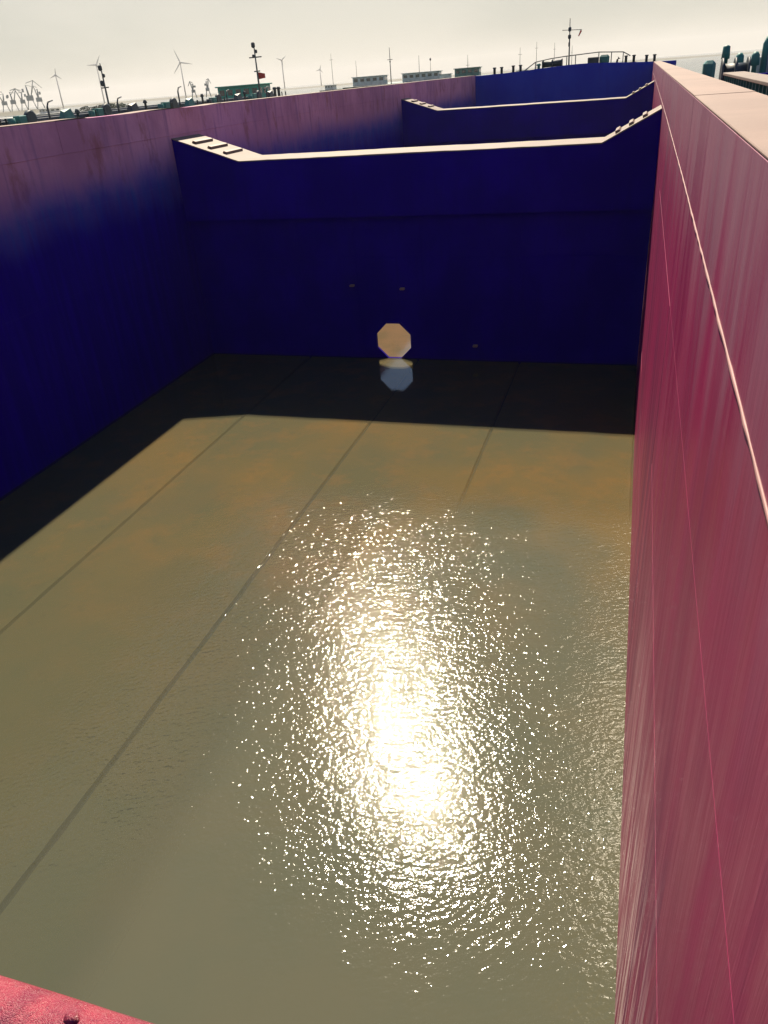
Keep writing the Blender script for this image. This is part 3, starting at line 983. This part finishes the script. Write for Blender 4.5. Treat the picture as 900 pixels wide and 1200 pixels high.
# small white work boats beyond it, towards the cranes
p = polar(-38.4, 185)
tB, d = vessel('work_boat', 'white work boat with long low house below the cranes', 'boat', p.x, p.y, R(60), 24, 6.5, 2.0, 'hullteal')
cabin(tB, 0, -6, d, 5.0, 8.0, 1.9, 'white', 3)
cabin(tB, 0, -5, d + 2.05, 3.0, 3.0, 0.7, 'white', 3, 'wheelhouse')
pole(tB, 0, -3, d, 6.4, .07)
p = polar(-36.75, 190)
tB2, d = vessel('work_boat', 'small white cabin boat below the turbine beside the cranes', 'boat', p.x, p.y, R(55), 15, 5, 1.7, 'hullteal')
cabin(tB2, 0, -2, d, 3.4, 4.2, 1.75, 'white', 3)
p = polar(-40.6, 170)
tB3, d = vessel('work_boat', 'dark low boat with white house and deck drums below the outermost crane', 'boat', p.x, p.y, R(70), 22, 6, 2.3, 'hull')
cabin(tB3, 0, -3, d, 4.0, 6.0, 1.5, 'white', 3)
for k in range(3):
    put('drum', MB().tube([(1.6 - k, 5.2, d), (1.6 - k, 5.2, d + 1.2)], 0.42, 10), 'black', tB3)

# far barges whose wheelhouses show over the coaming
p = polar(-18.3, 205)
tC, d = vessel('moored_barge', 'far teal barge with wide white deckhouse, left of the tall mast', 'barge', p.x, p.y + 22, R(8), 60, 10, 4.2, 'hullteal')
cabin(tC, 0, -22, d, 7.4, 5.0, 1.75, 'white', 5)
pole(tC, 4.6, -20, d, 12.4, .12, lamps=((9.6, .16, 0),), arms=((10.0, .6),))
p = polar(-14.85, 205)
tD, d = vessel('moored_barge', 'far teal barge with white deckhouse and twin aerials, right of the tall mast', 'barge', p.x, p.y + 24, R(6), 62, 11, 4.2, 'hullteal')
cabin(tD, 0, -22, d, 8.6, 5.0, 1.75, 'white', 6)
cabin(tD, 4.4, -14, d, 3.0, 3.0, 1.0, 'white', 2, 'store', pane=False)
pole(tD, -0.6, -22, d + 1.8, 10.4, .07)
pole(tD, 2.2, -23, d + 1.8, 9.8, .05, lamps=((9.4, .2, 0),))
p = polar(-11.4, 200)
tE, d = vessel('moored_barge', 'far barge with teal wheelhouse and one aerial beside the navy bow', 'barge', p.x, p.y + 18, R(4), 50, 9, 4.3, 'hullteal')
cabin(tE, 0, -20, d, 5.4, 4.0, 1.75, 'teal', 4, 'wheelhouse')
pole(tE, 0, -20, d + 1.9, 9.6, .06, arms=((7.6, .4),))
# distant masts
for k, (a, dist, top, lb) in enumerate(((-19.75, 420, 18, 'hazy distant boat with tall thin mast between red flag and white deckhouses'), (-7.9, 380, 13.5, 'distant boat whose mast rises over the bow where the arched rail starts'), (-7.0, 420, 16, 'distant boat whose thin mast is second along the arched bow rail'),
                                        (-6.0, 420, 15, 'distant boat whose thin mast is third along the arched bow rail'), (-5.0, 400, 13, 'distant boat with short mast showing nearest the bow mast'), (-18.7, 450, 15, 'hazy distant boat with short mast nearest the wide white deckhouse'))):
    p = polar(a, dist)
    t, d = vessel('moored_boat', lb, 'boat', p.x, p.y, R(20 * k), 26, 7, 2.4, 'hullteal')
    cabin(t, 0, -7, d, 4.0, 5.0, 1.8, 'white', 3)
    pole(t, 0, -3, d, top, .13, arms=((top - 3.5 - SEA, .8),))

# ------------------------------------------------------------------ barge alongside to starboard
tR = thing('neighbour_barge', 'dark barge alongside beyond the pink coaming, with pale braced coaming', 'barge', (7.4, 20, SEA), 0.0, 'vessels moored around the barge')


def pr(name, mb, mat, parent=None, label=None):
    return put(name, mb, mat, parent or tR, tR if parent is None else None, label=label)


ND = 4.25
pr('hull', MB().box((2.05, -6, SEA - 0.4), (13.2, 29.0, 1.2)), 'hull')
pr('hull_side', MB().box((2.05, -6, 1.201), (2.25, 46, ND - 0.03)), 'hull')
pr('hull_side', MB().box((13.0, -6, 1.201), (13.2, 46, ND - 0.03)), 'hull')
pr('side_deck', MB().box((2.05, -6, ND - 0.029), (2.42, 28.4, ND)), 'hull')
cm = pr('coaming', MB().box((2.42, -6, 1.21), (2.66, 28.2, 4.86)), 'navy')
pr('coaming_cap', MB().box((2.20, -6, 4.861), (2.78, 28.25, 4.93), 0.01), 'beam_top', cm)
for k in range(46):
    y = 28.1 - 0.62 * k
    if y < 3:
        break
    pr('bracket', MB().box((2.24, y - 0.06, ND + 0.002), (2.418, y + 0.06, 4.858)), 'teal', cm)
pr('coaming', MB().box((12.2, -6, 1.21), (12.5, 28.2, 4.95)), 'navy')
pr('fore_coaming', MB().box((2.67, 28.0, 1.21), (12.19, 28.25, 4.85)), 'navy')
fd = pr('foredeck', MB().extrude([(2.05, 28.41), (13.2, 28.41), (13.2, 42), (10, 47), (5, 47), (2.05, 42)], 2, SEA - 0.3, ND), 'hull')
wn_ = pr('winch', MB().tube([(2.35, 30.4, ND + .55), (3.05, 30.4, ND + .55)], 0.34, 14), 'black')
for x in (2.32, 2.7, 3.08):
    pr('drum_flange', MB().tube([(x - .03, 30.4, ND + .55), (x + .03, 30.4, ND + .55)], 0.50, 16), 'black', wn_)
pr('gear_post', MB().tube([(2.42, 30.9, ND), (2.42, 30.9, ND + 1.0), (2.42, 30.9, ND + 1.02), (2.42, 30.9, ND + 1.36), (2.42, 30.9, ND + 1.40)], [.08, .08, .13, .11, .05], 12), 'teal')
pr('deck_box', MB().box((2.20, 38.0, ND), (2.66, 38.8, ND + .95), 0.12), 'teal')
for x in (3.05, 3.55):
    pr('ventilator', MB().tube([(x, 33, ND), (x, 33, ND + .72), (x, 33, ND + .74), (x, 33, ND + 1.05), (x, 33, ND + 1.15)], [.08, .08, .15, .13, .06], 12), 'teal')
dh = pr('deckhouse', MB().box((4.15, 33.0, ND), (7.2, 36.5, ND + 1.38), 0.04), 'navy')
pr('roof_rail', MB().tube([(4.2, 33.1, ND + 1.4), (4.2, 33.1, ND + 1.72), (6.9, 33.1, ND + 1.74)], 0.022, 6), 'white', dh)
pr('locker', MB().box((3.7, 33.6, ND), (4.1, 34.6, ND + .98), 0.03), 'white')
pr('gear_post', MB().tube([(3.86, 33.2, ND), (3.86, 33.2, ND + 1.1), (3.90, 33.2, ND + 1.35), (3.93, 33.2, ND + 1.62)], [.11, .11, .15, .07], 10), 'teal')

# ------------------------------------------------------------------ haze over the harbour
hzm = bpy.data.materials.new('sea_haze')
hzm.use_nodes = True
hn, hl_ = hzm.node_tree.nodes, hzm.node_tree.links
hn.remove(hn['Principled BSDF'])
pv = hn.new('ShaderNodeVolumePrincipled')
pv.inputs['Color'].default_value = (0.95, 0.95, 0.95, 1)
pv.inputs['Density'].default_value = 0.00017
pv.inputs['Anisotropy'].default_value = 0.0
hl_.new(pv.outputs[0], hn['Material Output'].inputs['Volume'])
M['haze'] = hzm
put('haze', MB().box((-5100, -1600, SEA - 1.6), (5100, 6100, 95)), 'haze', kind='stuff', label='pale sea haze over the harbour')
